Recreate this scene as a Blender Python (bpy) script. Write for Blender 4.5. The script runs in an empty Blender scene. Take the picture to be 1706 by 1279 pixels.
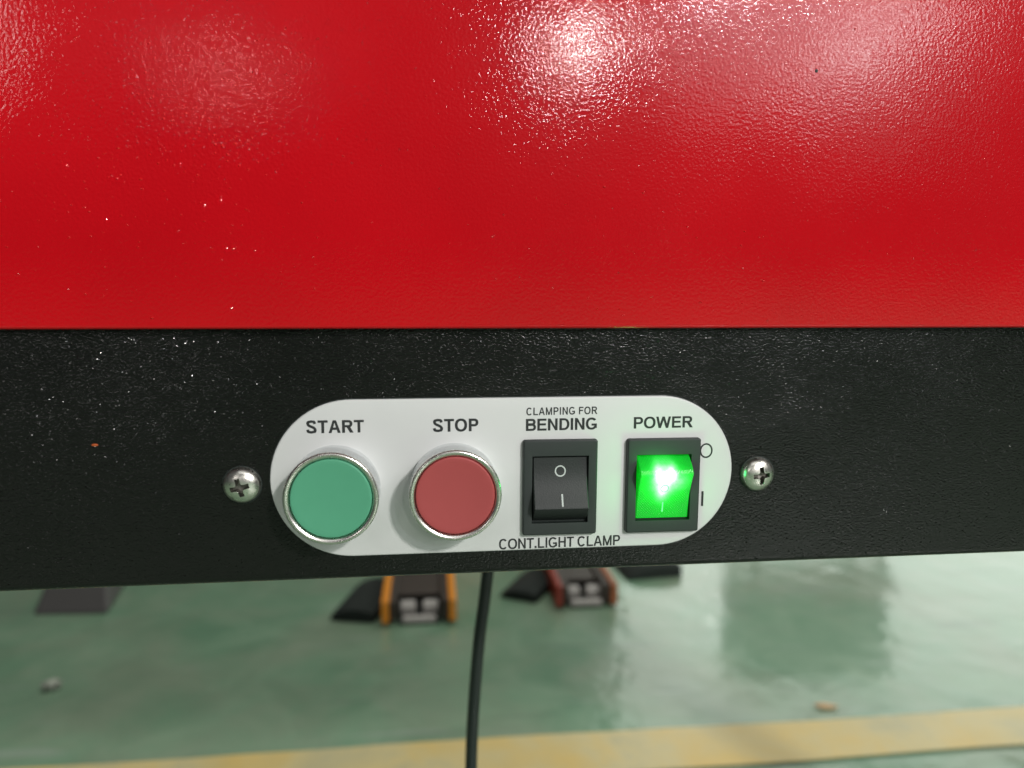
import bpy, math, random
from mathutils import Vector, Matrix
random.seed(7)
sc = bpy.context.scene
COL = sc.collection
H = 0.75                      # height of the lens above the floor
D = 0.25                      # distance of the lens from the front sheet (plane y = 0)

# ------------------------------------------------------------------ camera
cam_d = bpy.data.cameras.new("camera"); cam = bpy.data.objects.new("camera", cam_d); COL.objects.link(cam)
yaw, pit, rol = (math.radians(a) for a in (6.4787, 6.8885, 0.41283))
fw = Vector((math.sin(yaw)*math.cos(pit), math.cos(yaw)*math.cos(pit), -math.sin(pit)))
ri = Vector((math.cos(yaw), -math.sin(yaw), 0)); up = ri.cross(fw)
r2 = ri*math.cos(rol) + up*math.sin(rol); u2 = -ri*math.sin(rol) + up*math.cos(rol)
M3 = Matrix((r2, u2, -fw)).transposed()
cam.matrix_world = Matrix.Translation((0, -D, H)) @ M3.to_4x4()
cam_d.sensor_width = 36; cam_d.lens = 1232/1706*36
cam_d.clip_start = 0.01; cam_d.clip_end = 200
cam_d.dof.use_dof = True; cam_d.dof.focus_distance = 0.262; cam_d.dof.aperture_fstop = 7.2
sc.camera = cam
sc.view_settings.view_transform = 'Standard'; sc.view_settings.look = 'None'
sc.view_settings.exposure = 0; sc.view_settings.gamma = 1
sc.cycles.max_bounces = 8; sc.cycles.sample_clamp_indirect = 6

# ------------------------------------------------------------------ ambient light of the hall
w = bpy.data.worlds.new("World"); sc.world = w; w.use_nodes = True
w.node_tree.nodes["Background"].inputs[0].default_value = (0.93, 0.97, 1.0, 1)
w.node_tree.nodes["Background"].inputs[1].default_value = 0.042

# ------------------------------------------------------------------ lamps and windows of the hall, with added fills
def area(name, loc, target, size, energy, color=(1, 1, 1), size_y=None, disk=True, spread=180):
    l = bpy.data.lights.new(name, 'AREA'); l.energy = energy; l.color = color; l.size = size
    l.spread = math.radians(spread)
    if size_y: l.shape = 'ELLIPSE' if disk else 'RECTANGLE'; l.size_y = size_y
    else: l.shape = 'DISK' if disk else 'SQUARE'
    o = bpy.data.objects.new(name, l); COL.objects.link(o); o.location = loc
    d = Vector(target) - Vector(loc); o.rotation_euler = d.to_track_quat('-Z', 'Y').to_euler()
    return o
def mirror(px, py, L):            # a place in the hall behind the photographer, at distance L from the sheet
    dx, dz = (px-713)/1232, (490-py)/1232
    return (dx*(D+L), -L, H + dz*(D+L))
PT = (0.03, 0, H)
area("high_bay_lamp", mirror(955, 112, 7), PT, 0.30, 38, (1, .97, .93), size_y=.46)
area("high_bay_lamp", mirror(1205, -65, 7), PT, 0.24, 34, (.93, .96, 1))
area("high_bay_lamp", mirror(-45, 110, 7), PT, 0.6, 28, (1, .96, .92), size_y=1.4)
area("high_bay_lamp", mirror(400, 190, 7), PT, 0.14, 3.6, (1, .95, .93))
area("high_bay_lamp", mirror(1480, 285, 7), PT, 0.45, 1.1, (1, .95, .93))
area("hall_window", mirror(1330, 40, 9), PT, 3.2, 54, (.93, .97, 1), size_y=2.7, disk=False)
area("hall_window", mirror(380, 60, 9), PT, 3.2, 3.8, (.95, .97, 1), size_y=2.6, disk=False)
b = area("strip_lamp", (5.62, -9, 4.0), PT, .34, 42, (1, 1, 1), size_y=2.2, disk=False)
zl_ = (Vector(b.location)-Vector(PT)).normalized(); yl_ = Vector((.69, 0, .72)); yl_ = (yl_-zl_*yl_.dot(zl_)).normalized()
b.rotation_euler = Matrix((yl_.cross(zl_), yl_, zl_)).transposed().to_euler()
area("overhead_fill", (-.6, -3.6, 5.2), PT, 3.2, 22, (1, 1, .98), size_y=2.2, disk=False)  # soft fill added overhead, out of the cover's reflection
# high lamps over the aisles, added floor fills, the window wall beyond the machine
area("high_bay_lamp", (2.9, -5.3, 4.05), (0.3, 0, .6), .50, 300, (1, .98, .94))
area("right_floor_fill", (5.5, -4.5, 5), (5, -4, 0), 1.2, 260, (1, 1, .96), spread=110)  # added to brighten the floor that the black panel mirrors
area("far_window_wall", (6.9, 9, 3.7), (6.2, 0, 2.6), 8.6, 290, (.92, 1, .91), size_y=4.4, disk=False)
area("far_lamp", (3.9, 8.2, 3.3), (0.7, 1.4, 0), .6, 19, (1, .98, .92))
area("back_floor_fill", (0.9, 3.2, 7), (0.6, 1.2, 0), 5, 270, (1, 1, .94), size_y=3, disk=False)  # broad overhead fill added to light the floor

# ------------------------------------------------------------------ materials
def mat(name, base, rough=.5, metal=0, coat=0, coat_rough=.1, spec=.5):
    m = bpy.data.materials.new(name); m.use_nodes = True
    p = m.node_tree.nodes["Principled BSDF"]
    p.inputs["Base Color"].default_value = (*base, 1); p.inputs["Roughness"].default_value = rough
    p.inputs["Metallic"].default_value = metal; p.inputs["Coat Weight"].default_value = coat
    p.inputs["Coat Roughness"].default_value = coat_rough; p.inputs["Specular IOR Level"].default_value = spec
    return m
class N:
    def __init__(s, m): s.t = m.node_tree; s.p = s.t.nodes["Principled BSDF"]; s.out = s.t.nodes["Material Output"]
    def n(s, ty, **k):
        x = s.t.nodes.new(ty)
        for a, v in k.items(): setattr(x, a, v)
        return x
    def l(s, a, b): s.t.links.new(a, b)
    def coord(s): return s.n('ShaderNodeNewGeometry').outputs['Position']
    def noise(s, scale, detail=2, rough=.5, vec=None, dist=0):
        x = s.n('ShaderNodeTexNoise'); x.inputs['Scale'].default_value = scale; x.inputs['Detail'].default_value = detail
        x.inputs['Roughness'].default_value = rough; x.inputs['Distortion'].default_value = dist
        s.l(vec or s.coord(), x.inputs['Vector']); return x.outputs['Fac']
    def ramp(s, f, *st):
        x = s.n('ShaderNodeValToRGB'); e = x.color_ramp.elements
        while len(e) < len(st): e.new(.5)
        for i, (p_, c) in enumerate(st):
            e[i].position = p_; e[i].color = (*c, 1) if len(c) == 3 else c
        s.l(f, x.inputs[0]); return x.outputs[0]
    def math(s, op, a, b=0., c=None):
        x = s.n('ShaderNodeMath', operation=op)
        for i, v in enumerate((a, b) if c is None else (a, b, c)):
            if isinstance(v, (int, float)): x.inputs[i].default_value = v
            else: s.l(v, x.inputs[i])
        return x.outputs[0]
    def mix(s, f, a, b):
        x = s.n('ShaderNodeMix', data_type='RGBA')
        for i, v in ((0, f), (6, a), (7, b)):
            if isinstance(v, (int, float)): x.inputs[i].default_value = v
            elif isinstance(v, tuple): x.inputs[i].default_value = (*v, 1)
            else: s.l(v, x.inputs[i])
        return x.outputs[2]
    def bump(s, h, dist, strength=1, prev=None):
        x = s.n('ShaderNodeBump'); x.inputs['Distance'].default_value = dist; x.inputs['Strength'].default_value = strength
        s.l(h, x.inputs['Height'])
        if prev: s.l(prev, x.inputs['Normal'])
        return x.outputs[0]

def textured_paint(name, base, cells, depth, rough, coatw, speck, stretch=1.0, nibh=.6, spec=0):
    m = mat(name, base, rough, 0, coatw, .05, spec)
    g = N(m)
    mp = g.n('ShaderNodeMapping'); mp.inputs['Scale'].default_value = (1, 1, stretch)
    g.l(g.coord(), mp.inputs[0]); v = mp.outputs[0]
    f = g.noise(cells, 1.5, .45, v)
    f2 = g.noise(cells*2.7, 1, .5, v)
    amp = g.math('MULTIPLY_ADD', g.noise(28, 2, .6, v), 1.3, .35)          # the relief is stronger in some patches
    h = g.math('MULTIPLY', g.math('ADD', f, g.math('MULTIPLY', f2, .22)), amp)
    # sparse sharp nibs in the paint
    vo = g.n('ShaderNodeTexVoronoi'); vo.inputs['Scale'].default_value = cells*.55; g.l(v, vo.inputs['Vector'])
    nib = g.ramp(vo.outputs['Distance'], (0, (1, 1, 1)), (.22, (0, 0, 0)))
    sp = g.n('ShaderNodeSeparateColor'); g.l(vo.outputs['Color'], sp.inputs[0])
    sel = g.math('GREATER_THAN', sp.outputs[0], 1-speck)
    h = g.math('ADD', h, g.math('MULTIPLY', g.math('MULTIPLY', nib, sel), nibh))
    nrm = g.bump(h, depth)
    g.l(nrm, g.p.inputs['Normal']); g.l(nrm, g.p.inputs['Coat Normal'])
    c = g.noise(9, 4, .55, v)
    cc = g.mix(g.ramp(c, (.35, (0, 0, 0)), (.7, (1, 1, 1))), tuple(x*.90 for x in base), tuple(min(1, x*1.06) for x in base))
    g.l(cc, g.p.inputs['Base Color'])
    r = g.math('MULTIPLY_ADD', g.noise(14, 3, .6, v), .2, rough-.1); g.l(r, g.p.inputs['Roughness'])
    return m
M = {}
M['red'] = textured_paint('red_textured_paint', (.55, .0022, .0075), 1020, .000072, .30, .85, .05, 1.0, .6, .07)
M['black'] = textured_paint('black_textured_paint', (.0065, .0068, .0062), 980, .00026, .5, .8, .10, 1.35, 1.9)
M['grain_red'] = mat('red_paint_grain', (.56, .003, .005), .08, 0, .5, .05)
M['grain_black'] = mat('black_paint_grain', (.0075, .008, .0075), .07)
M['frame_steel'] = mat('dark_frame_paint', (.02, .02, .02), .5)
# printed plate
M['plate'] = mat('light_grey_plastic_plate', (.70, .71, .70), .42, 0, .1, .3)
g = N(M['plate']); g.l(g.bump(g.noise(2600, 1), .00001), g.p.inputs['Normal'])
g.l(g.math('MULTIPLY_ADD', g.noise(45, 5, .7, dist=.8), .3, .27), g.p.inputs['Roughness'])
g.l(g.mix(g.noise(35, 4, .6), (.59, .60, .595), (.655, .66, .655)), g.p.inputs['Base Color'])
M['ink'] = mat('dark_grey_print', (.03, .032, .032), .5, 0, 0, .1, .2)
g = N(M['ink']); g.l(g.mix(g.noise(900, 3, .6), (.026, .029, .029), (.042, .045, .045)), g.p.inputs['Base Color'])
M['white_mark'] = mat('pale_grey_print', (.50, .53, .52), .5)
M['chrome'] = mat('chromed_metal', (.80, .78, .73), .2, 1)
g = N(M['chrome']); g.l(g.math('MULTIPLY_ADD', g.noise(400, 3), .14, .20), g.p.inputs['Roughness'])
M['satin'] = mat('satin_chromed_metal', (.72, .74, .75), .24, 1)
M['screw'] = mat('zinc_plated_screw', (.80, .78, .72), .22, 1)
g = N(M['screw']); g.l(g.math('MULTIPLY_ADD', g.noise(700, 3), .3, .16), g.p.inputs['Roughness'])
g.l(g.bump(g.noise(900, 2), .00004), g.p.inputs['Normal'])
M['recess'] = mat('oxidised_shaded_recess', (.20, .19, .17), .5, 1)  # oxide, with the shade of the groove painted into the tone
def plastic(name, base, rough, grain=3200, d=.00002, var=.08, spec=.5):
    m = mat(name, base, rough, 0, 0, .1, spec); g = N(m)
    g.l(g.bump(g.noise(grain, 2), d), g.p.inputs['Normal'])
    g.l(g.mix(g.noise(160, 3, .6), tuple(x*(1-var) for x in base), tuple(x*(1+var) for x in base)), g.p.inputs['Base Color'])
    return m
M['green_cap'] = plastic('green_button_plastic', (.085, .335, .20), .5, 2500, .000006, .04, .35)
M['red_cap'] = plastic('red_button_plastic', (.37, .066, .066), .5, 2500, .000006, .04, .35)
M['gap'] = mat('dark_gap', (.006, .012, .010), .6)
M['black_plastic'] = plastic('black_switch_plastic', (.024, .030, .029), .5, 2600, .000012)
M['black_grain'] = plastic('black_grained_plastic', (.019, .022, .022), .5, 2100, .00006, .08, .35)
M['rubber'] = plastic('black_cable_rubber', (.010, .016, .014), .45, 900, .00005)
M['black_far'] = plastic('matt_black', (.005, .010, .007), .9, 300, .0002)  # shared near-black, also carries the shade under and beside the forks
M['orange'] = plastic('orange_paint', (.75, .27, .02), .38, 60, .0003, .2)
M['red_far'] = plastic('worn_red_paint', (.26, .03, .014), .4, 60, .0003, .3)
M['brown'] = plastic('oily_brown_steel', (.038, .028, .020), .5, 60, .0003, .3)
M['rust'] = plastic('rusty_orange_paint', (.28, .09, .03), .5, 60, .0003, .4)
M['nylon'] = plastic('pale_nylon', (.38, .36, .33), .45, 60, .0003, .1)
M['grey_steel'] = plastic('dark_grey_steel', (.085, .080, .078), .5, 40, .0005, .25)
M['speck'] = mat('orange_speck', (.40, .075, .012), .5)
M['dust'] = mat('pale_dust', (.7, .6, .55), .6)

# lit green rocker: the only thing that gives off light
m = bpy.data.materials.new('lit_green_lens'); m.use_nodes = True; M['lens'] = m
g = N(m); p = g.p
tc = g.n('ShaderNodeTexCoord').outputs['Object']
sx = g.n('ShaderNodeSeparateXYZ'); g.l(tc, sx.inputs[0])
X, Z = g.math('MULTIPLY', sx.outputs[0], 1000), g.math('MULTIPLY', sx.outputs[2], 1000)     # mm from the rocker's centre
def blob(cx, cz, rx, rz, pw=2.0):
    a = g.math('POWER', g.math('ABSOLUTE', g.math('DIVIDE', g.math('SUBTRACT', X, cx), rx)), 2)
    b_ = g.math('POWER', g.math('ABSOLUTE', g.math('DIVIDE', g.math('SUBTRACT', Z, cz), rz)), 2)
    return g.math('EXPONENT', g.math('MULTIPLY', g.math('ADD', a, b_), -1))
nz = g.math('MULTIPLY_ADD', g.noise(420, 2, .6), 1.1, .45)
core = g.math('ADD', g.math('ADD', blob(-.6, 2.8, 3.5, 4.4), g.math('MULTIPLY', blob(-.6, -2.4, 2.0, 2.6), .55)),
              g.math('ADD', g.math('MULTIPLY', blob(-3.1, 5.4, 1.6, 2.4), .6), g.math('MULTIPLY', blob(2.0, 5.4, 1.5, 2.3), .6)))
core = g.math('ADD', core, g.math('MULTIPLY', blob(4.2, 2.0, 3.6, 3.0), .26))
core = g.math('MULTIPLY', core, nz)
glow = g.math('ADD', g.math('MULTIPLY', blob(-1, 2, 8.5, 8.5), .50), .20)
# prism grid moulded in the lens
gr = g.math('MULTIPLY', g.math('SINE', g.math('MULTIPLY', X, 6.6)), g.math('SINE', g.math('MULTIPLY', Z, 6.6)))
lower = g.math('MULTIPLY', g.math('MULTIPLY_ADD', Z, -.12, .45), 1.0)
lower.node.use_clamp = True
glow = g.math('MULTIPLY', glow, g.math('ADD', 1, g.math('MULTIPLY', g.math('MULTIPLY', gr, lower), .38)))
glow = g.math('MULTIPLY', glow, g.math('MULTIPLY_ADD', g.noise(260, 3, .6), .9, .55))
cb = g.n('ShaderNodeCombineXYZ')
g.l(g.math('MULTIPLY', g.math('POWER', core, 1.5), 1.6), cb.inputs[0])
g.l(g.math('ADD', g.math('MULTIPLY', glow, 1.0), g.math('MULTIPLY', core, 2.2)), cb.inputs[1])
g.l(g.math('ADD', g.math('MULTIPLY', g.math('POWER', core, 1.3), 1.6), g.math('MULTIPLY', glow, .015)), cb.inputs[2])
g.l(cb.outputs[0], p.inputs['Emission Color']); p.inputs['Emission Strength'].default_value = 1.0
p.inputs['Base Color'].default_value = (.01, .25, .03, 1); p.inputs['Roughness'].default_value = .18
g.l(g.bump(gr, .00008, .6), p.inputs['Normal'])

# floor: worn green epoxy
m = mat('green_epoxy_floor', (.12, .2, .14), .45, 0, .8, .10, .3); M['floor'] = m; g = N(m)
c1 = g.noise(3.0, 5, .62, dist=.4); c2 = g.noise(6.5, 5, .65, dist=.8); c3 = g.noise(40, 4, .6)
green = g.mix(g.ramp(c2, (.32, (0, 0, 0)), (.68, (1, 1, 1))), (.118, .232, .140), (.19, .30, .195))
dirt = g.mix(c3, (.235, .245, .175), (.195, .23, .165))
col = g.mix(g.ramp(c1, (.42, (0, 0, 0)), (.62, (.5, .5, .5))), green, dirt)
# long pale scuffs
def scuffs(ang, sc_, lo, hi):
    mp = g.n('ShaderNodeMapping'); mp.inputs['Rotation'].default_value = (0, 0, ang); mp.inputs['Scale'].default_value = sc_
    g.l(g.coord(), mp.inputs[0]); return g.ramp(g.noise(2.2, 3, .5, mp.outputs[0]), (lo, (0, 0, 0)), (hi, (1, 1, 1)))
s1 = scuffs(.7, (1, 9, 1), .64, .70); s2 = scuffs(-.35, (1.2, 11, 1), .65, .71); s3 = scuffs(1.8, (1, 10, 1), .64, .70)
col = g.mix(g.math('MULTIPLY', s1, .5), col, (.27, .33, .27))
col = g.mix(g.math('MULTIPLY', s2, .30), col, (.25, .30, .25))
col = g.mix(g.math('MULTIPLY', s3, .30), col, (.09, .13, .10))
g.l(col, g.p.inputs['Base Color'])
g.l(g.math('MULTIPLY_ADD', c2, .3, .3), g.p.inputs['Roughness']); g.l(g.math('MULTIPLY_ADD', c2, .18, .06), g.p.inputs['Coat Roughness'])
g.l(g.bump(g.noise(9, 3, .5), .0035), g.p.inputs['Normal']); g.l(g.bump(g.noise(9, 3, .5), .0035), g.p.inputs['Coat Normal'])
m = mat('yellow_line_paint', (.55, .4, .12), .4, 0, .1); M['yellow'] = m; g = N(m)
a = g.ramp(g.noise(4.5, 5, .65, dist=.5), (.35, (.60, .43, .13)), (.52, (.54, .45, .21)), (.68, (.40, .38, .23)))
g.l(g.mix(g.math('MULTIPLY', g.noise(60, 4, .6), .25), a, (.3, .3, .2)), g.p.inputs['Base Color'])
g.l(g.bump(g.noise(9, 3, .5), .003), g.p.inputs['Normal'])

# ------------------------------------------------------------------ object helpers
def mesh(name, vf, m, parent=None, smooth=False, mats=None):
    v, f = vf[0], vf[1]
    me = bpy.data.meshes.new(name); me.from_pydata(v, [], f); me.update()
    if mats:
        for x in mats: me.materials.append(x)
        if len(vf) > 2:
            for i, k in enumerate(vf[2]): me.polygons[i].material_index = k
    else: me.materials.append(m)
    if smooth:
        me.polygons.foreach_set('use_smooth', [True]*len(me.polygons))
        if smooth is not True: me.set_sharp_from_angle(angle=math.radians(smooth))
    o = bpy.data.objects.new(name, me); COL.objects.link(o)
    if parent: o.parent = parent
    return o
def empty(name, loc, parent=None):
    o = bpy.data.objects.new(name, None); o.empty_display_size = .02; COL.objects.link(o); o.location = loc
    if parent: o.parent = parent
    return o
def tag(o, label=None, cat=None, group=None, kind=None):
    for k, v in (('label', label), ('category', cat), ('group', group), ('kind', kind)):
        if v: o[k] = v
    return o
def join(*parts):
    V, F = [], []
    for p_ in parts:
        n = len(V); V += list(p_[0]); F += [tuple(i+n for i in f) for f in p_[1]]
    return V, F
def bbox(x0, x1, y0, y1, z0, z1, b=0.0):
    """box with bevelled edges (b)"""
    if b <= 0:
        V = [(x, y, z) for x in (x0, x1) for y in (y0, y1) for z in (z0, z1)]
        return V, [(0, 1, 3, 2), (4, 6, 7, 5), (0, 4, 5, 1), (2, 3, 7, 6), (0, 2, 6, 4), (1, 5, 7, 3)]
    import bmesh
    bm = bmesh.new(); bmesh.ops.create_cube(bm, size=1)
    for v in bm.verts:
        v.co = Vector((x0 if v.co.x < 0 else x1, y0 if v.co.y < 0 else y1, z0 if v.co.z < 0 else z1))
    bmesh.ops.bevel(bm, geom=bm.edges[:], offset=b, segments=3, affect='EDGES', profile=.5)
    bm.verts.index_update()
    r = [tuple(v.co) for v in bm.verts], [tuple(v.index for v in f.verts) for f in bm.faces]; bm.free(); return r
def lathe_y(prof, n=96, cap0=False, cap1=True):
    """profile of (radius, out) turned about the -Y axis (out = towards the viewer)"""
    V, F = [], []
    for r, o in prof:
        for k in range(n):
            a = 2*math.pi*k/n; V.append((r*math.cos(a), -o, r*math.sin(a)))
    for i in range(len(prof)-1):
        for k in range(n):
            a, b_ = i*n+k, i*n+(k+1) % n; F.append((a, b_, b_+n, a+n))
    if cap1: F.append(tuple((len(prof)-1)*n+k for k in range(n)))
    if cap0: F.append(tuple(reversed(range(n))))
    return V, F
def arc(cx, cy, r, a0, a1, n=8):
    return [(cx+r*math.cos(math.radians(a0+(a1-a0)*i/n)), cy+r*math.sin(math.radians(a0+(a1-a0)*i/n))) for i in range(n+1)]
def extrude_x(prof, xs, shift=lambda x: 0.0, cap=True):
    """closed profile of (y, z) swept along x; shift gives a z offset"""
    V, F, n = [], [], len(prof)
    for x in xs:
        V += [(x, y, z+shift(x)) for y, z in prof]
    for i in range(len(xs)-1):
        for k in range(n):
            a, b_ = i*n+k, i*n+(k+1) % n; F.append((a, a+n, b_+n, b_))
    if cap: F += [tuple(range(n)), tuple(reversed([(len(xs)-1)*n+k for k in range(n)]))]
    return V, F
def tube(pts, r, n=14):
    V, F = [], []
    P = [Vector(p_) for p_ in pts]; ref = Vector((0, 1, 0))
    for i, p_ in enumerate(P):
        t = (P[min(i+1, len(P)-1)]-P[max(i-1, 0)]).normalized()
        a = t.cross(ref); a = a.normalized() if a.length > .05 else t.cross(Vector((1, 0, 0))).normalized(); b_ = t.cross(a)
        V += [tuple(p_+(a*math.cos(2*math.pi*k/n)+b_*math.sin(2*math.pi*k/n))*r) for k in range(n)]
    for i in range(len(P)-1):
        for k in range(n): F.append((i*n+k, i*n+(k+1) % n, (i+1)*n+(k+1) % n, (i+1)*n+k))
    F += [tuple(reversed(range(n))), tuple((len(P)-1)*n+k for k in range(n))]
    return V, F
def catmull(P, k=8):
    out = []
    for i in range(len(P)-1):
        p0, p1, p2, p3 = P[max(i-1, 0)], P[i], P[i+1], P[min(i+2, len(P)-1)]
        for j in range(k):
            t = j/k
            out.append(tuple(.5*((2*b_)+(-a+c)*t+(2*a-5*b_+4*c-d)*t*t+(-a+3*b_-3*c+d)*t**3) for a, b_, c, d in zip(p0, p1, p2, p3)))
    out.append(tuple(P[-1])); return out

# ------------------------------------------------------------------ the machine
XL, XR = -.66, .90
machine = tag(empty('bending_machine', (0, 0, 0)), 'sheet metal bending machine with glossy red cover above a black switch panel', 'machine')
# black front sheet with a rolled lower edge, folded back under the beam
def zb(x): return (x*1000*.00432 + .25)/1000
XS = [XL+(XR-XL)*i/24 for i in range(25)]
zbot = H-.0980
r = .0028
prof = [(0.0, .765)] + [(0.0, H-.02)] + [(r-r*math.cos(math.radians(a)), zbot+r-r*math.sin(math.radians(a))) for a in range(0, 91, 10)] + [(.185, zbot), (.185, zbot+.0015), (r, zbot+.0015), (.0016, zbot+r), (.0016, .765)]
shb = lambda x: (x-.0288)*.00432
front = mesh('lower_panel', extrude_x(prof, XS, shb), M['black'], machine, smooth=40)
tag(front, 'black textured steel front panel')
# red cover, 5 mm proud of the black sheet, hemmed lower edge
zr = H-.01125; ZT = .92; yr = -.005
prof = [(yr, ZT-.012)] + [(yr+.012-.012*math.cos(math.radians(a)), ZT-.012+.012*math.sin(math.radians(a))) for a in range(10, 91, 10)] + [(.21, ZT), (.21, ZT-.0015), (yr+.012, ZT-.0015), (yr+.0016, ZT-.012),
        (yr+.0026, zr+.003), (-.0004, zr+.0005), (-.0012, zr), (yr+.0012, zr)] + [(yr+.0012-.0012*math.sin(math.radians(a)), zr+.0012-.0012*math.cos(math.radians(a))) for a in range(15, 91, 15)]
shr = lambda x: (x-.028)*.00432*.9
cover = mesh('upper_cover', extrude_x(prof, XS, shr), M['red'], machine, smooth=40)
tag(cover, 'glossy red textured steel cover')
mesh('beam', bbox(XL+.004, XR-.004, .006, .188, zbot+.006, ZT-.006, .002), M['frame_steel'], machine)
for x in (XL+.03, XR-.09):
    lg = mesh('leg', join(bbox(x, x+.06, .06, .12, .012, zbot-.001, .003)), M['frame_steel'], machine)
    mesh('foot', bbox(x-.03, x+.09, -.10, .28, 0.001, .012, .002), M['frame_steel'], lg)

# switch plate: stadium with a rounded rim
PC = Vector((27.45, 0, H*1000-62.1))/1000
def stadium(hw, hh, n=40):
    c = hw-hh
    return [(c+hh*math.cos(a), hh*math.sin(a)) for a in [(-.5+i/n)*math.pi for i in range(n+1)]] + \
           [(-c+hh*math.cos(a), hh*math.sin(a)) for a in [(.5+i/n)*math.pi for i in range(n+1)]]
V, F = [], []
rings = [(0, -.2), (0, .55), (.12, .78), (.35, .93), (.6, 1.0)]
for ins, out in rings:
    V += [(x/1000, -out/1000, z/1000) for x, z in stadium(80.4-ins, 27.1-ins)]
n = len(V)//len(rings)
for i in range(len(rings)-1):
    for k in range(n): F.append((i*n+k, i*n+(k+1) % n, (i+1)*n+(k+1) % n, (i+1)*n+k))
F.append(tuple((len(rings)-1)*n+k for k in range(n)))
plate = mesh('switch_plate', (V, F), M['plate'], machine, smooth=50); plate.location = PC
tilt = math.radians(.25); plate.rotation_euler = (0, -tilt*1.0, 0)
tag(plate, 'light grey rounded switch plate with dark lettering')
# thin dark seal that shows round the plate
V, F = [], []
for ins, out in ((-.35, -.1), (-.35, .12), (.5, .14)):
    V += [(x/1000, -out/1000, z/1000) for x, z in stadium(80.4-ins, 27.1-ins)]
for i in range(2):
    for k in range(n): F.append((i*n+k, i*n+(k+1) % n, (i+1)*n+(k+1) % n, (i+1)*n+k))
o = mesh('seal', (V, F), M['gap'], plate)

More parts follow.
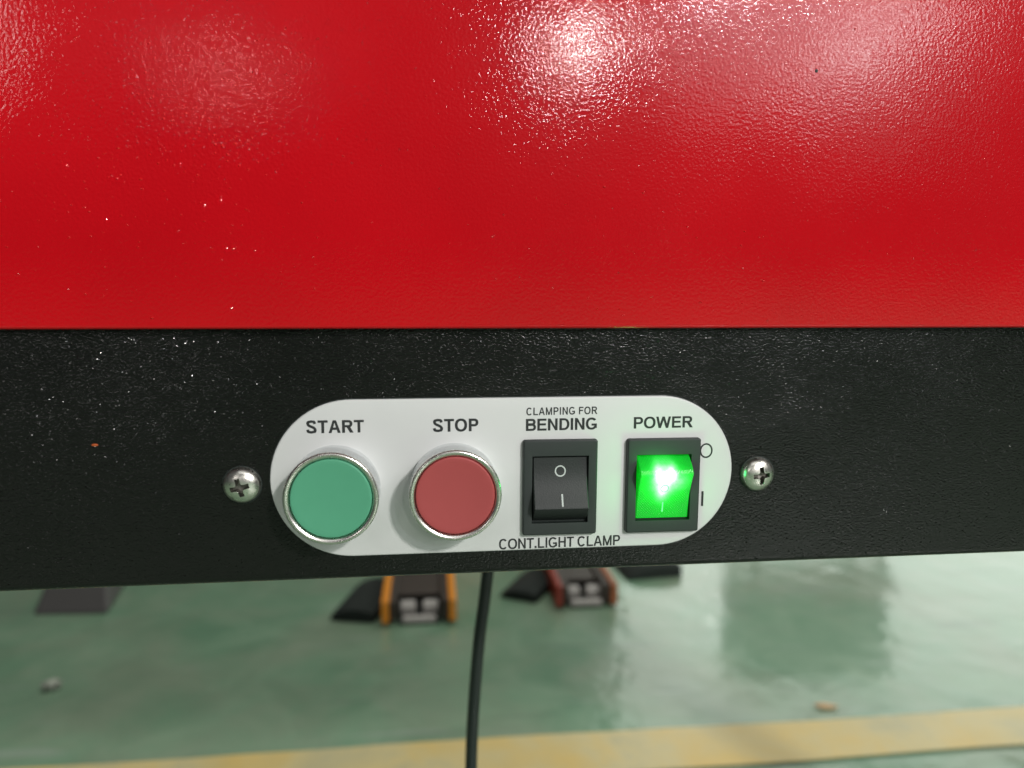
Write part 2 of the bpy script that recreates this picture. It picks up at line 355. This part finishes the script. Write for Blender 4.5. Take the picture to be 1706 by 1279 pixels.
# ---- lettering built from strokes
def ring_strip(outer, inner, closed=False):
    n = len(outer); V = list(outer)+list(inner)
    F = [(i, (i+1) % n, n+(i+1) % n, n+i) for i in range(n if closed else n-1)]
    return V, F
def ell(cx, cy, a, b_, a0, a1, n=28, e=2.25):
    o = []
    for i in range(n+1):
        t = math.radians(a0+(a1-a0)*i/n); c, s = math.cos(t), math.sin(t)
        o.append((cx+a*math.copysign(abs(c)**(2/e), c), cy+b_*math.copysign(abs(s)**(2/e), s)))
    return o
def glyph(ch, w, t):
    """strokes of one capital letter with cap height 1; returns (advance, [(verts2d, faces)])"""
    q = lambda *p_: (list(p_), [tuple(range(len(p_)))])
    rc = lambda x0, y0, x1, y1: q((x0, y0), (x1, y0), (x1, y1), (x0, y1))
    wd = {'S': .93, 'T': .86, 'A': 1.0, 'R': 1.0, 'P': .93, 'O': 1.08, 'C': 1.01, 'L': .86, 'M': 1.15, 'I': .39, 'N': 1.01, 'G': 1.08,
          'F': .85, 'B': 1.0, 'E': .93, 'D': 1.0, 'W': 1.32, 'H': 1.0, '.': .36, ' ': .36}[ch]
    s = []; m = .09
    def bowl(x0, y0, y1, xr):
        h = (y1-y0)/2; xc = xr-min(h*1.05, (xr-x0)*.72)
        outer = [(x0, y1)]+ell(xc, y0+h, xr-xc, h, 90, -90, 18, 2.1)+[(x0, y0)]
        inner = [(x0, y1-t)]+ell(xc, y0+h, xr-xc-w, h-t, 90, -90, 18, 2.1)+[(x0, y0+t)]
        return ring_strip(outer, inner)
    x0, x1 = m, wd-m*.55; o = .015
    if ch == 'T': s = [rc(.03, 1-t, wd-.03, 1), rc(wd/2-w/2, 0, wd/2+w/2, 1-t)]
    elif ch == 'I': s = [rc(wd/2-w/2, 0, wd/2+w/2, 1)]
    elif ch == '.': s = [rc(wd/2-w*.55, 0, wd/2+w*.55, w*1.1)]
    elif ch == 'L': s = [rc(x0, 0, x0+w, 1), rc(x0+w, 0, x1, t)]
    elif ch == 'E': s = [rc(x0, 0, x0+w, 1), rc(x0+w, 0, x1, t), rc(x0+w, 1-t, x1-.02, 1), rc(x0+w, .52-t/2, x1-.06, .52+t/2)]
    elif ch == 'F': s = [rc(x0, 0, x0+w, 1), rc(x0+w, 1-t, x1, 1), rc(x0+w, .51-t/2, x1-.07, .51+t/2)]
    elif ch == 'H': s = [rc(x0, 0, x0+w, 1), rc(wd-m-w, 0, wd-m, 1), rc(x0+w, .52-t/2, wd-m-w, .52+t/2)]
    elif ch == 'N': s = [rc(x0, 0, x0+w, 1), rc(wd-m-w, 0, wd-m, 1), q((x0+w, 1), (x0+w, 1-w*1.5), (wd-m-w, 0), (wd-m-w, w*1.5))]
    elif ch == 'M':
        c = wd/2; s = [rc(x0, 0, x0+w*.92, 1), rc(wd-m-w*.92, 0, wd-m, 1), q((x0+w*.92, 1), (x0+w*.92, 1-w*1.9), (c-w*.5, 0), (c, w*1.45)), q((wd-m-w*.92, 1), (c, w*1.45), (c+w*.5, 0), (wd-m-w*.92, 1-w*1.9)), q((c-w*.5, 0), (c+w*.5, 0), (c, w*1.45))]
    elif ch == 'A':
        c = wd/2; s = [q((.02, 0), (.02+w*1.05, 0), (c, 1-w*.9), (c, 1), (c-w*.55, 1)), q((wd-.02, 0), (c+w*.55, 1), (c, 1), (c, 1-w*.9), (wd-.02-w*1.05, 0)), rc(.27, .24, wd-.27, .24+t)]
    elif ch == 'W':
        a = w*.98; xs = [.02, .35, .66, .97, 1.30]
        s = [q((xs[0], 1), (xs[1]-a/2, 0), (xs[1]+a/2, 0), (xs[0]+a, 1)), q((xs[1]-a/2, 0), (xs[2]-a/2, 1), (xs[2]+a/2, 1), (xs[1]+a/2, 0)),
             q((xs[2]-a/2, 1), (xs[3]-a/2, 0), (xs[3]+a/2, 0), (xs[2]+a/2, 1)), q((xs[3]-a/2, 0), (xs[4]-a, 1), (xs[4], 1), (xs[3]+a/2, 0))]
    elif ch == 'P': s = [rc(x0, 0, x0+w, 1), bowl(x0+w, .38, 1, x1)]
    elif ch == 'B': s = [rc(x0, 0, x0+w, 1), bowl(x0+w, .46, 1, x1-.04), bowl(x0+w, 0, .46+t*.75, x1)]
    elif ch == 'R': s = [rc(x0, 0, x0+w, 1), bowl(x0+w, .42, 1, x1-.03), q((.46, .43), (wd-.02-w*1.15, 0), (wd-.0, 0), (.46+w*1.2, .46))]
    elif ch == 'D': s = [rc(x0, 0, x0+w, 1), bowl(x0+w, 0, 1, x1)]
    elif ch == 'O':
        s = [ring_strip(ell(wd/2, .5, wd/2-.04, .5+o, 0, 360, 44)[:-1], ell(wd/2, .5, wd/2-.04-w, .5+o-t, 0, 360, 44)[:-1], True)]
    elif ch in 'CG':
        c = wd/2; a0 = 38; a1 = 322 if ch == 'C' else 330
        s = [ring_strip(ell(c, .5, c-.05, .5+o, a0, a1, 34), ell(c, .5, c-.05-w, .5+o-t, a0+4, a1-3, 34))]
        if ch == 'G': s += [rc(wd-.08-w, .12, wd-.08, .5), rc(.54, .5-t, wd-.08-w, .5)]
    elif ch == 'S':
        c = wd/2; h = c-.05-w/2; top = 1+o-t/2; bot = -o+t/2; mid = .5
        ctr = [(c+h*.93, .73), (c+h*.72, .885), (c+h*.3, top-.012), (c-.02, top), (c-h*.5, top-.03), (c-h*.86, .86), (c-h*.9, .72), (c-h*.6, .60), (c, .515),
               (c+h*.62, .42), (c+h*.97, .29), (c+h*.88, .14), (c+h*.5, bot+.03), (c, bot), (c-h*.45, bot+.02), (c-h*.85, .14), (c-h*1.0, .29)]
        P = catmull(ctr, 5); A, B = [], []
        for i, (x, y) in enumerate(P):
            a, b_ = P[max(i-1, 0)], P[min(i+1, len(P)-1)]; dx, dy = b_[0]-a[0], b_[1]-a[1]; L = math.hypot(dx, dy)
            ww = (w*abs(dy)+t*abs(dx))/max(abs(dx)+abs(dy), 1e-9)/2*1.02
            A.append((x-dy/L*ww, y+dx/L*ww)); B.append((x+dy/L*ww, y-dx/L*ww))
        s = [ring_strip(A, B)]
    return wd, s
def lettering(text, xl, xr, zl, zr_, capL, capR, w=.2, t=.165, track=0.0, label=None):
    """text from (xl, zl) to (xr, zr_) in mm on the sheet, cap heights at both ends"""
    adv = 0; items = []
    for ch in text:
        wd, s = glyph(ch, w, t); items.append((adv, s)); adv += wd+track
    adv -= track+.1
    V, F = [], []; k = 0
    for a, ss in items:
        for vs, fs in ss:
            n0 = len(V); k += 1
            for x, y in vs:
                u = (a+x-.05)/adv; cap = capL+(capR-capL)*u
                V.append(((xl+(xr-xl)*u)/1000-PC.x, -.00105-.000002*(k % 3), (H*1000+zl+(zr_-zl)*u+y*cap)/1000-PC.z))
            F += [tuple(i+n0 for i in f) for f in fs]
    o = mesh('lettering', (V, F), M['ink'], plate)
    if label: tag(o, label)
    return o
lettering('START', -40.6, -21.7, -46.15, -46.15, 4.35, 4.3, .232, .185, .0, 'START above the green button')
lettering('STOP', 1.4, 16.9, -46.4, -46.4, 4.4, 4.4, .232, .185, .0, 'STOP above the red button')
lettering('CLAMPING FOR', 33.4, 58.2, -41.2, -41.1, 2.65, 2.65, .2, .165, .05, 'CLAMPING FOR above BENDING')
lettering('BENDING', 33.1, 58.3, -46.65, -46.5, 4.2, 4.15, .215, .175, -.03, 'BENDING above the black rocker switch')
lettering('POWER', 71.2, 92.6, -46.5, -46.4, 4.1, 4.05, .212, .172, -.02, 'POWER above the lit green switch')
lettering('CONT.LIGHT CLAMP', 24.0, 67.3, -88.6, -88.5, 3.75, 3.7, .198, .16, -.02, 'CONT.LIGHT CLAMP under the black rocker switch')
# O and I beside the lit switch
def loc(x, z): return (x/1000-PC.x, (H*1000+z)/1000-PC.z)
def flat_ring(cx, cz, a, b_, wid, y, n=48):
    O = [(cx+a*math.cos(2*math.pi*i/n), y, cz+b_*math.sin(2*math.pi*i/n)) for i in range(n)]
    I = [(cx+(a-wid)*math.cos(2*math.pi*i/n), y, cz+(b_-wid)*math.sin(2*math.pi*i/n)) for i in range(n)]
    return ring_strip(O, I, True)
cx, cz = loc(98.0, -54.9)
tag(mesh('printed_mark', flat_ring(cx, cz, .0024, .0027, .00058, -.00105), M['ink'], plate), 'dark O mark right of the lit switch')
cx, cz = loc(97.2, -72.4)
tag(mesh('printed_mark', bbox(cx-.0004, cx+.0004, -.00106, -.0009, cz-.0027, cz+.0027), M['ink'], plate), 'dark I mark right of the lit switch')

# ---- push buttons
def push_button(x, z, cap, lab):
    c = empty('push_button', (x/1000, -.001, H+z/1000), machine); tag(c, lab)
    k = .001
    sl = [(15.0, -.3), (15.0, 11.6), (15.15, 11.9)]
    mesh('sleeve', lathe_y([(a*k, b_*k) for a, b_ in sl], 128, cap1=False), M['satin'], c, smooth=40)
    rim = [(15.15, 11.85), (15.2, 12.3), (15.12, 12.7), (14.9, 13.05), (14.55, 13.22), (14.2, 13.2), (13.6, 12.9), (13.3, 12.55), (13.22, 12.0), (13.22, 10.0)]
    mesh('rim', lathe_y([(a*k, b_*k) for a, b_ in rim], 128, cap1=False), M['chrome'], c, smooth=60)
    mesh('gap_ring', lathe_y([(13.25*k, 10.2*k), (12.4*k, 10.2*k)], 96, cap1=False), M['gap'], c)
    capp = [(12.98, 9.5), (12.98, 12.35), (12.9, 12.62), (12.7, 12.78), (12.4, 12.82)] + [(12.4*(1-i/10), 12.82-.55*(1-(1-i/10)**2)) for i in range(1, 10)] + [(.05, 12.27)]
    b2 = mesh('button_cap', lathe_y([(a*k, b_*k) for a, b_ in capp], 128), cap, c, smooth=40)
    return c
push_button(-31.4, -65.55, M['green_cap'], 'green START push button in a chromed sleeve')
push_button(8.5, -65.45, M['red_cap'], 'red STOP push button in a chromed sleeve')

# ---- rocker switches
def rocker_switch(xc, zc, hw, hh, lit, lab):
    """frame outside half width/height in mm; opening 10.6 x 11.9"""
    c = empty('rocker_switch', (xc/1000, -.001, H+zc/1000), machine); tag(c, lab)
    k = .001; ow, oh = 9.9, 11.9; oz = -.6
    def rr(w_, h_, r_, z0=0):
        o = []
        for sx_, sz_, a0 in ((1, 1, 0), (-1, 1, 90), (-1, -1, 180), (1, -1, 270)):
            o += [(sx_*(w_-r_)+r_*math.cos(math.radians(a0+a)), sz_*(h_-r_)+z0+r_*math.sin(math.radians(a0+a))) for a in range(0, 91, 15)]
        return o
    V, F = [], []
    rg = [(hw, hh, .9, 0, -.1), (hw, hh, .9, 0, 1.3), (hw-.15, hh-.15, .85, 0, 1.75), (hw-.5, hh-.5, .7, 0, 2.0), (hw-.8, hh-.8, .6, 0, 2.02), (ow+.5, oh+.5, .4, oz, 2.02), (ow, oh, .2, oz, 1.98), (ow, oh, .2, oz, .12)]
    for a, b_, r_, z0, out in rg: V += [(x*k, -out*k, z*k) for x, z in rr(a, b_, r_, z0)]
    n = len(V)//len(rg)
    for i in range(len(rg)-1):
        for j in range(n): F.append((i*n+j, i*n+(j+1) % n, (i+1)*n+(j+1) % n, (i+1)*n+j))
    F.append(tuple((len(rg)-1)*n+j for j in range(n)))
    idx = [0]*((len(rg)-2)*n)+[1]*(n+1)  # opening walls and floor painted near-black for the shade round the rocker
    mesh('switch_frame', (V, F, idx), None, c, smooth=20, mats=[M['black_plastic'], M['gap']])
    # rocker: profile (z, out) from the pressed end to the raised end, mirrored for the lit one
    up_ = 1 if lit else -1
    prof = [(-11.35, .5)]
    for i in range(13):
        t_ = i/12; z_ = -11.2+t_*16.4
        prof.append((z_, .9+4.9*t_-1.15*math.sin(math.pi*t_)))
    prof += [(5.75, 5.95), (6.3, 5.7)]
    for i in range(1, 7):
        t_ = i/6; prof.append((6.3+t_*5.1, 5.7-5.6*t_**1.25))
    prof += [(11.4, -.6), (-11.35, -.6)]
    rw = 9.55 if lit else 9.5
    V, F = [], []; n = len(prof)
    for x, ins in ((-rw, .3), (-rw+.3, 0), (rw-.3, 0), (rw, .3)):
        # narrower ends follow the bevel of the side edges
        V += [(x*k, -(o_-ins if o_ > 0 else o_)*k, (z_*up_+oz)*k) for z_, o_ in prof]
    for i in range(3):
        for j in range(n): F.append((i*n+j, i*n+(j+1) % n, (i+1)*n+(j+1) % n, (i+1)*n+j))
    F += [tuple(range(n)), tuple(3*n+j for j in reversed(range(n)))]
    rk = mesh('rocker', (V, F), M['lens'] if lit else M['black_grain'], c, smooth=28)
    # moulded marks lying on the concave face
    def outz(z_):
        t_ = (z_+11.2)/16.4; return .9+4.9*t_-1.15*math.sin(math.pi*t_)
    def mark(vf, m_):
        v2 = [(x, -(outz((z_-oz)*up_)+.05)*k, z_*k) for x, z_ in vf[0]]
        mesh('mark', (v2, vf[1]), m_, c)
    n = 40; cy = 5.9 if not lit else .4
    if not lit:
        mark(ring_strip([(1.95*k*math.cos(2*math.pi*i/n), cy+1.95*math.sin(2*math.pi*i/n)) for i in range(n)],
                        [(1.5*k*math.cos(2*math.pi*i/n), cy+1.5*math.sin(2*math.pi*i/n)) for i in range(n)], True), M['white_mark'])
        mark(([(.05*k, -5.6), (.6*k, -5.6), (.6*k, -1.7), (.05*k, -1.7)], [(0, 1, 2, 3)]), M['white_mark'])
    else:
        mark(ring_strip([(1.5*k*math.cos(2*math.pi*i/n), cy-1+1.5*math.sin(2*math.pi*i/n)) for i in range(n)],
                        [(1.2*k*math.cos(2*math.pi*i/n), cy-1+1.2*math.sin(2*math.pi*i/n)) for i in range(n)], True), M['lensmark'])
        mark(([(-.2*k, -9.6), (.25*k, -9.6), (.25*k, -5.9), (-.2*k, -5.9)], [(0, 1, 2, 3)]), M['lensmark'])
    return c
M['lensmark'] = mat('green_lens_mark', (.1, .5, .2), .3)
pn = M['lensmark'].node_tree.nodes["Principled BSDF"]
pn.inputs['Emission Color'].default_value = (.18, .75, .30, 1); pn.inputs['Emission Strength'].default_value = .8
rocker_switch(45.2, -66.5, 13.1, 16.9, False, 'black rocker switch marked O and I')
rocker_switch(82.1, -66.6, 13.3, 16.9, True, 'rocker switch with a glowing green lens')
# the switch's own neon lamp
l = bpy.data.lights.new('switch_glow', 'POINT'); l.color = (.05, 1, .18); l.energy = .016; l.shadow_soft_size = .005; l.specular_factor = 0
lo = bpy.data.objects.new('switch_glow', l); COL.objects.link(lo); lo.location = (.082, -.0112, H-.0645)

# ---- pan head screws with a cross recess
def screw(x, z, rad, rot, tx, tz, lab):
    c = empty('screw', (x/1000, 0, H+z/1000), machine); tag(c, lab)
    n, R_ = 160, 60; V, F = [(0, -.0018, 0)], []
    def hgt(r_, a):
        h = 3.3*math.sqrt(max(0, 1-(r_/6.35)**2))+.55 if r_ < 6.1 else None
        if h is None: h = .9*(6.35-r_)/.25+.3
        u = r_*math.cos(a-rot); v = r_*math.sin(a-rot)
        sstep = lambda e0, e1, q_: (lambda t_: t_*t_*(3-2*t_))(min(1, max(0, (q_-e0)/(e1-e0))))
        arm = max((1-sstep(.62, .80, abs(v)))*(1-sstep(2.9, 3.2, abs(u))), (1-sstep(.62, .80, abs(u)))*(1-sstep(2.9, 3.2, abs(v))))
        core_ = 1-sstep(1.35, 1.6, (abs(u)+abs(v))*.75)
        return h-max(arm, core_)*(1.7+.9*(1-min(1, r_/3.0)))
    for i in range(1, R_+1):
        r_ = 6.35*(i/R_)**.85
        for k in range(n):
            a = 2*math.pi*k/n; V.append((r_*math.cos(a)/1000*rad/6.35, -hgt(r_, a)/1000, r_*math.sin(a)/1000*rad/6.35))
    for k in range(n): V.append((math.cos(2*math.pi*k/n)*rad/1000, .001, math.sin(2*math.pi*k/n)*rad/1000))
    for k in range(n): F.append((0, 1+k, 1+(k+1) % n))
    for i in range(R_):
        for k in range(n): F.append((1+i*n+k, 1+(i+1)*n+k, 1+(i+1)*n+(k+1) % n, 1+i*n+(k+1) % n))
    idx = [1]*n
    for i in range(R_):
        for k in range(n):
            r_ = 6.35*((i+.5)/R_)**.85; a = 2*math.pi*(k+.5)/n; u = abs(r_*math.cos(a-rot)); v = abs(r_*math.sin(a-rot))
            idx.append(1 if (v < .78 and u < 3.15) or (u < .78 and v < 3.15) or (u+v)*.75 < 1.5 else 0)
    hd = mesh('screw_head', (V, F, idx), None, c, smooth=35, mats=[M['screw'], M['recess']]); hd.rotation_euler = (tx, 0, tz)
    mesh('washer_edge', lathe_y([(rad*1.05/1000, -.0001), (rad*1.05/1000, .0003), (rad*.9/1000, .0004)], 72, cap1=False), M['gap'], c)
    return c
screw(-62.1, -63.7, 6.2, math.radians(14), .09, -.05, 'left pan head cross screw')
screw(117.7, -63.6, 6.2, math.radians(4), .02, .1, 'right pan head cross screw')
# grains standing up in the textured paint
def grains(n, dens, area_, y, m_, parent, seed):
    rnd = random.Random(seed); V, F = [], []; k_ = 0
    while k_ < n:
        x = rnd.uniform(*area_[0]); z = rnd.uniform(*area_[1])
        if rnd.random() > dens(x, z): continue
        k_ += 1; r_ = rnd.choice((.16, .2, .24, .3))*rnd.uniform(.7, 1.2)/1000; e_ = rnd.uniform(1, 1.9); n0 = len(V)
        h_ = r_*rnd.uniform(.3, .75)
        for q_, o_ in ((1.0, -.05), (.86, .42), (.55, .82), (.22, .98)):
            V += [(x+r_*e_*q_*math.cos(a*math.pi/4), y-h_*o_*rnd.uniform(.85, 1.12), H+z+r_*q_*math.sin(a*math.pi/4)) for a in range(8)]
        for i in range(3): F += [(n0+i*8+j, n0+i*8+(j+1) % 8, n0+(i+1)*8+(j+1) % 8, n0+(i+1)*8+j) for j in range(8)]
        F.append(tuple(n0+24+j for j in range(8)))
    o = mesh('paint_grain', (V, F), m_, parent, smooth=False); return tag(o, kind='stuff')
def clear(x, z):          # none under the switch plate
    return not (abs(x-.0275) < .082 and abs(z+.0621) < .028)
gs = lambda a, b_, s_: math.exp(-((a-b_)/s_)**2)
blackd = lambda x, z: clear(x, z)*(.9*gs(x, -.085, .055)*gs(z, -.022, .03)+.16*gs(x, .07, .05)*gs(z, -.02, .012)+.015)
grains(3200, blackd, ((-.15, .20), (-.096, -.014)), 0, M['grain_black'], front, 3)
redd = lambda x, z: .9*gs(x, -.062, .022)*gs(z, .045, .032)+.35*gs(x, -.11, .04)*gs(z, .045, .03)+.12*gs(x, .06, .05)*gs(z, .02, .05)+.04
grains(700, redd, ((-.15, .22), (-.009, .11)), yr, M['grain_red'], cover, 4)
# one orange paint speck
sp_ = mesh('paint_speck', lathe_y([(.0011, 0), (.0009, .0002), (.0003, .0003)], 12), M['speck'], front); sp_.location = (-.108, 0, H-.0495); sp_.scale = (1, 1, .45)
for x_, z_ in ((.1295, .075), ):
    d_ = mesh('dust_speck', lathe_y([(.0006, 0), (.0004, .0003)], 8), M['gap'], cover); d_.location = (x_, yr, H+z_)

# ------------------------------------------------------------------ power cable
cp = [(.0385, .20, H-.160), (.0363, .20, H-.1766), (.0340, .2, H-.1972), (.0314, .2, H-.2172), (.0284, .2, H-.2537), (.0268, .2, H-.2805), (.0260, .2, H-.3072), (.0255, .2, H-.36), (.026, .2, .2), (.026, .19, .08), (.02, .15, .02), (.0, .05, .0045), (-.1, -.1, .0045), (-.3, -.25, .0045)]
cable = mesh('power_cable', tube(catmull(cp, 8), .0039, 16), M['rubber'], None, smooth=50)
tag(cable, 'black power cable hanging down behind the black panel', 'cable')

# ------------------------------------------------------------------ floor and line
def grid(x0, x1, y0, y1, z): return [(x0, y0, z), (x1, y0, z), (x1, y1, z), (x0, y1, z)], [(0, 1, 2, 3)]
tag(mesh('floor', grid(-30, 30, -30, 30, 0), M['floor']), kind='structure')
V, F = [], []                                            # hand painted line with a slightly uneven edge
nn = 160
for i in range(nn+1):
    x = -6+12*i/nn
    V += [(x, .808+.0025*math.sin(x*9.1)+random.uniform(-.001, .001), .004), (x, .916+.003*math.sin(x*5.3+1)+random.uniform(-.001, .001), .004)]
for i in range(nn): F.append((2*i, 2*i+2, 2*i+3, 2*i+1))
tag(mesh('yellow_floor_line', (V, F), M['yellow']), kind='structure')

# ------------------------------------------------------------------ pallet truck beyond the machine
truck = tag(empty('pallet_truck', (0, 0, 0)), 'orange pallet truck with two open fork tips and pale rollers', 'pallet truck')
def fork(xl, xr, y, side_l, side_r, top, lab):
    f_ = empty('fork', (xl, y, 0), truck); tag(f_, lab)
    wd = xr-xl; L = 1.05; hh = .052; z0 = .006
    for x0, ms in ((0, side_l), (wd-.017, side_r)):
        vf = bbox(x0, x0+.017, 0, L, z0, z0+hh, .003); mesh('side_plate', vf, ms, f_)
    mesh('inner_plate', join(bbox(.0175, .034, .012, L, z0, z0+hh-.006, .002), bbox(wd-.034, wd-.0175, .012, L, z0, z0+hh-.006, .002)), M['brown'], f_)
    mesh('deck_plate', bbox(.035, wd-.035, .078, .238, z0+.030, z0+.037, .002), M['brown'], f_)
    mesh('top_plate', bbox(.018, wd-.018, .24, L, z0+hh-.008, z0+hh, .002), top, f_)
    def roll(xa, xb, yc, zc, rr_):
        n = 28; V = [];
        for x in (xa, xa+.003, xb-.003, xb):
            q_ = rr_ if xa < x < xb else rr_-.003
            V += [(x, yc+q_*math.cos(2*math.pi*k/n), zc+q_*math.sin(2*math.pi*k/n)) for k in range(n)]
        F = [(i*n+k, i*n+(k+1) % n, (i+1)*n+(k+1) % n, (i+1)*n+k) for i in range(3) for k in range(n)]
        F += [tuple(range(n)), tuple(3*n+k for k in range(n))]
        return V, F
    c = wd/2
    mesh('roller', roll(c-.038, c+.038, .010, .010, .009), M['nylon'], f_, smooth=40)
    mesh('roller', roll(c-.044, c-.008, .056, .018, .017), M['nylon'], f_, smooth=40)
    mesh('roller', roll(c+.008, c+.044, .056, .018, .017), M['nylon'], f_, smooth=40)
    mesh('under_shade', bbox(.035, wd-.035, .002, .30, .001, .003), M['black_far'], f_)  # dark sheet put in for the shade inside the fork
    return f_
fork(-.110, .060, 1.372, M['orange'], M['orange'], M['red_far'], 'left fork with orange side plates')
fork(.300, .452, 1.425, M['red_far'], M['rust'], M['brown'], 'right fork with a worn red side plate')
mesh('chassis', bbox(-.11, .455, 2.46, 2.66, .03, .22, .01), M['orange'], truck)
mesh('pump_column', bbox(.12, .23, 2.67, 2.80, .05, .42, .01), M['red_far'], truck)
mesh('drawbar', tube([(.175, 2.80, .35), (.175, 2.95, .62), (.175, 3.02, .70)], .016), M['black_far'], truck, smooth=40)
# low dark blobs; the first two stand in for the forks' cast shadows
def dark_blob(x, y, sx, sy, sz, rot, lab):
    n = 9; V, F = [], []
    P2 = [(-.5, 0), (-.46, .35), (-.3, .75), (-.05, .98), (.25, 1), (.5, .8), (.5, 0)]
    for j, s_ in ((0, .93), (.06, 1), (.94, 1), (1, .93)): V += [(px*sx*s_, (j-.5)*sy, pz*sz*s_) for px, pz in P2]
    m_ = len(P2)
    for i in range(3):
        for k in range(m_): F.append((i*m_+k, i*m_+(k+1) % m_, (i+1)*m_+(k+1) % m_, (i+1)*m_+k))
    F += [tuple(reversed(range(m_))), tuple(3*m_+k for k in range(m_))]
    o = mesh('low_dark_blob', (V, F), M['black_far'], None, smooth=40); o.location = (x, y, .001); o.rotation_euler = (0, 0, rot)
    return tag(o, lab, 'dark_blob', 'dark blobs by the forks')
dark_blob(-.155, 1.50, .11, .20, .030, -.25, 'dark blob shaped as the left fork shadow, partly hidden by the panel')
dark_blob(.255, 1.56, .10, .17, .026, -.5, 'dark blob shaped as the right fork shadow')
dark_blob(.590, 1.66, .16, .14, .032, .1, 'dark blob right of the right fork, just under the panel edge')
# dark block at the left
V = [(-.92, 1.51, .001), (-.75, 1.50, .001), (-.79, 1.75, .001), (-.97, 1.75, .001), (-.91, 1.56, .06), (-.77, 1.55, .06), (-.80, 1.74, .075), (-.95, 1.74, .075)]
F = [(3, 2, 1, 0), (4, 5, 6, 7), (0, 1, 5, 4), (1, 2, 6, 5), (2, 3, 7, 6), (3, 0, 4, 7)]
blk = tag(mesh('steel_wedge', (V, F), M['grey_steel']), 'dark grey steel wedge on the floor at the far left', 'wedge')
bv = blk.modifiers.new('bevel', 'BEVEL'); bv.width = .006; bv.segments = 2
# dark cabinet on legs that stands farther back and shows only as a reflection in the floor
cab = tag(empty('steel_cabinet', (0, 0, 0)), 'dark steel cabinet on thin legs, reflected in the green floor at the right', 'cabinet')
mesh('cabinet_body', bbox(1.38, 2.06, 2.70, 3.0, .50, 1.0, .02), M['black_far'], cab)
for x in (1.42, 2.0):
    for y in (2.74, 2.96): mesh('leg', bbox(x-.015, x+.015, y-.015, y+.015, .001, .479), M['frame_steel'], cab)
# small litter
def scrap(name, x, y, s_, m_, lab, seed, rz=0):
    rnd = random.Random(seed); V, F = [], []; nu = 9
    for i in range(5):
        for k in range(nu):
            a = 2*math.pi*k/nu; b_ = math.pi*(i+.5)/5
            q_ = rnd.uniform(.5, 1.3)
            V.append((s_[0]*q_*math.sin(b_)*math.cos(a), s_[1]*q_*math.sin(b_)*math.sin(a), max(0, s_[2]*(1-math.cos(b_))*.5*q_)))
    F = [(i*nu+k, i*nu+(k+1) % nu, (i+1)*nu+(k+1) % nu, (i+1)*nu+k) for i in range(4) for k in range(nu)]
    F += [tuple(reversed(range(nu))), tuple(4*nu+k for k in range(nu))]
    o = mesh(name, (V, F), m_, None, smooth=20); o.location = (x, y, .0005); o.rotation_euler = (0, 0, rz)
    return tag(o, lab, 'litter')
M['foil'] = mat('crumpled_foil', (.33, .35, .29), .4, .2)
M['butt'] = plastic('tan_paper', (.52, .36, .20), .6, 60, .0002, .3)
scrap('crumpled_scrap', -.715, 1.165, (.018, .014, .014), M['foil'], 'small pale crumpled scrap on the green floor at the left', 3, .4)
scrap('paper_scrap', .722, .952, (.022, .006, .008), M['butt'], 'small tan paper scrap beside the yellow floor line', 5, -.15)
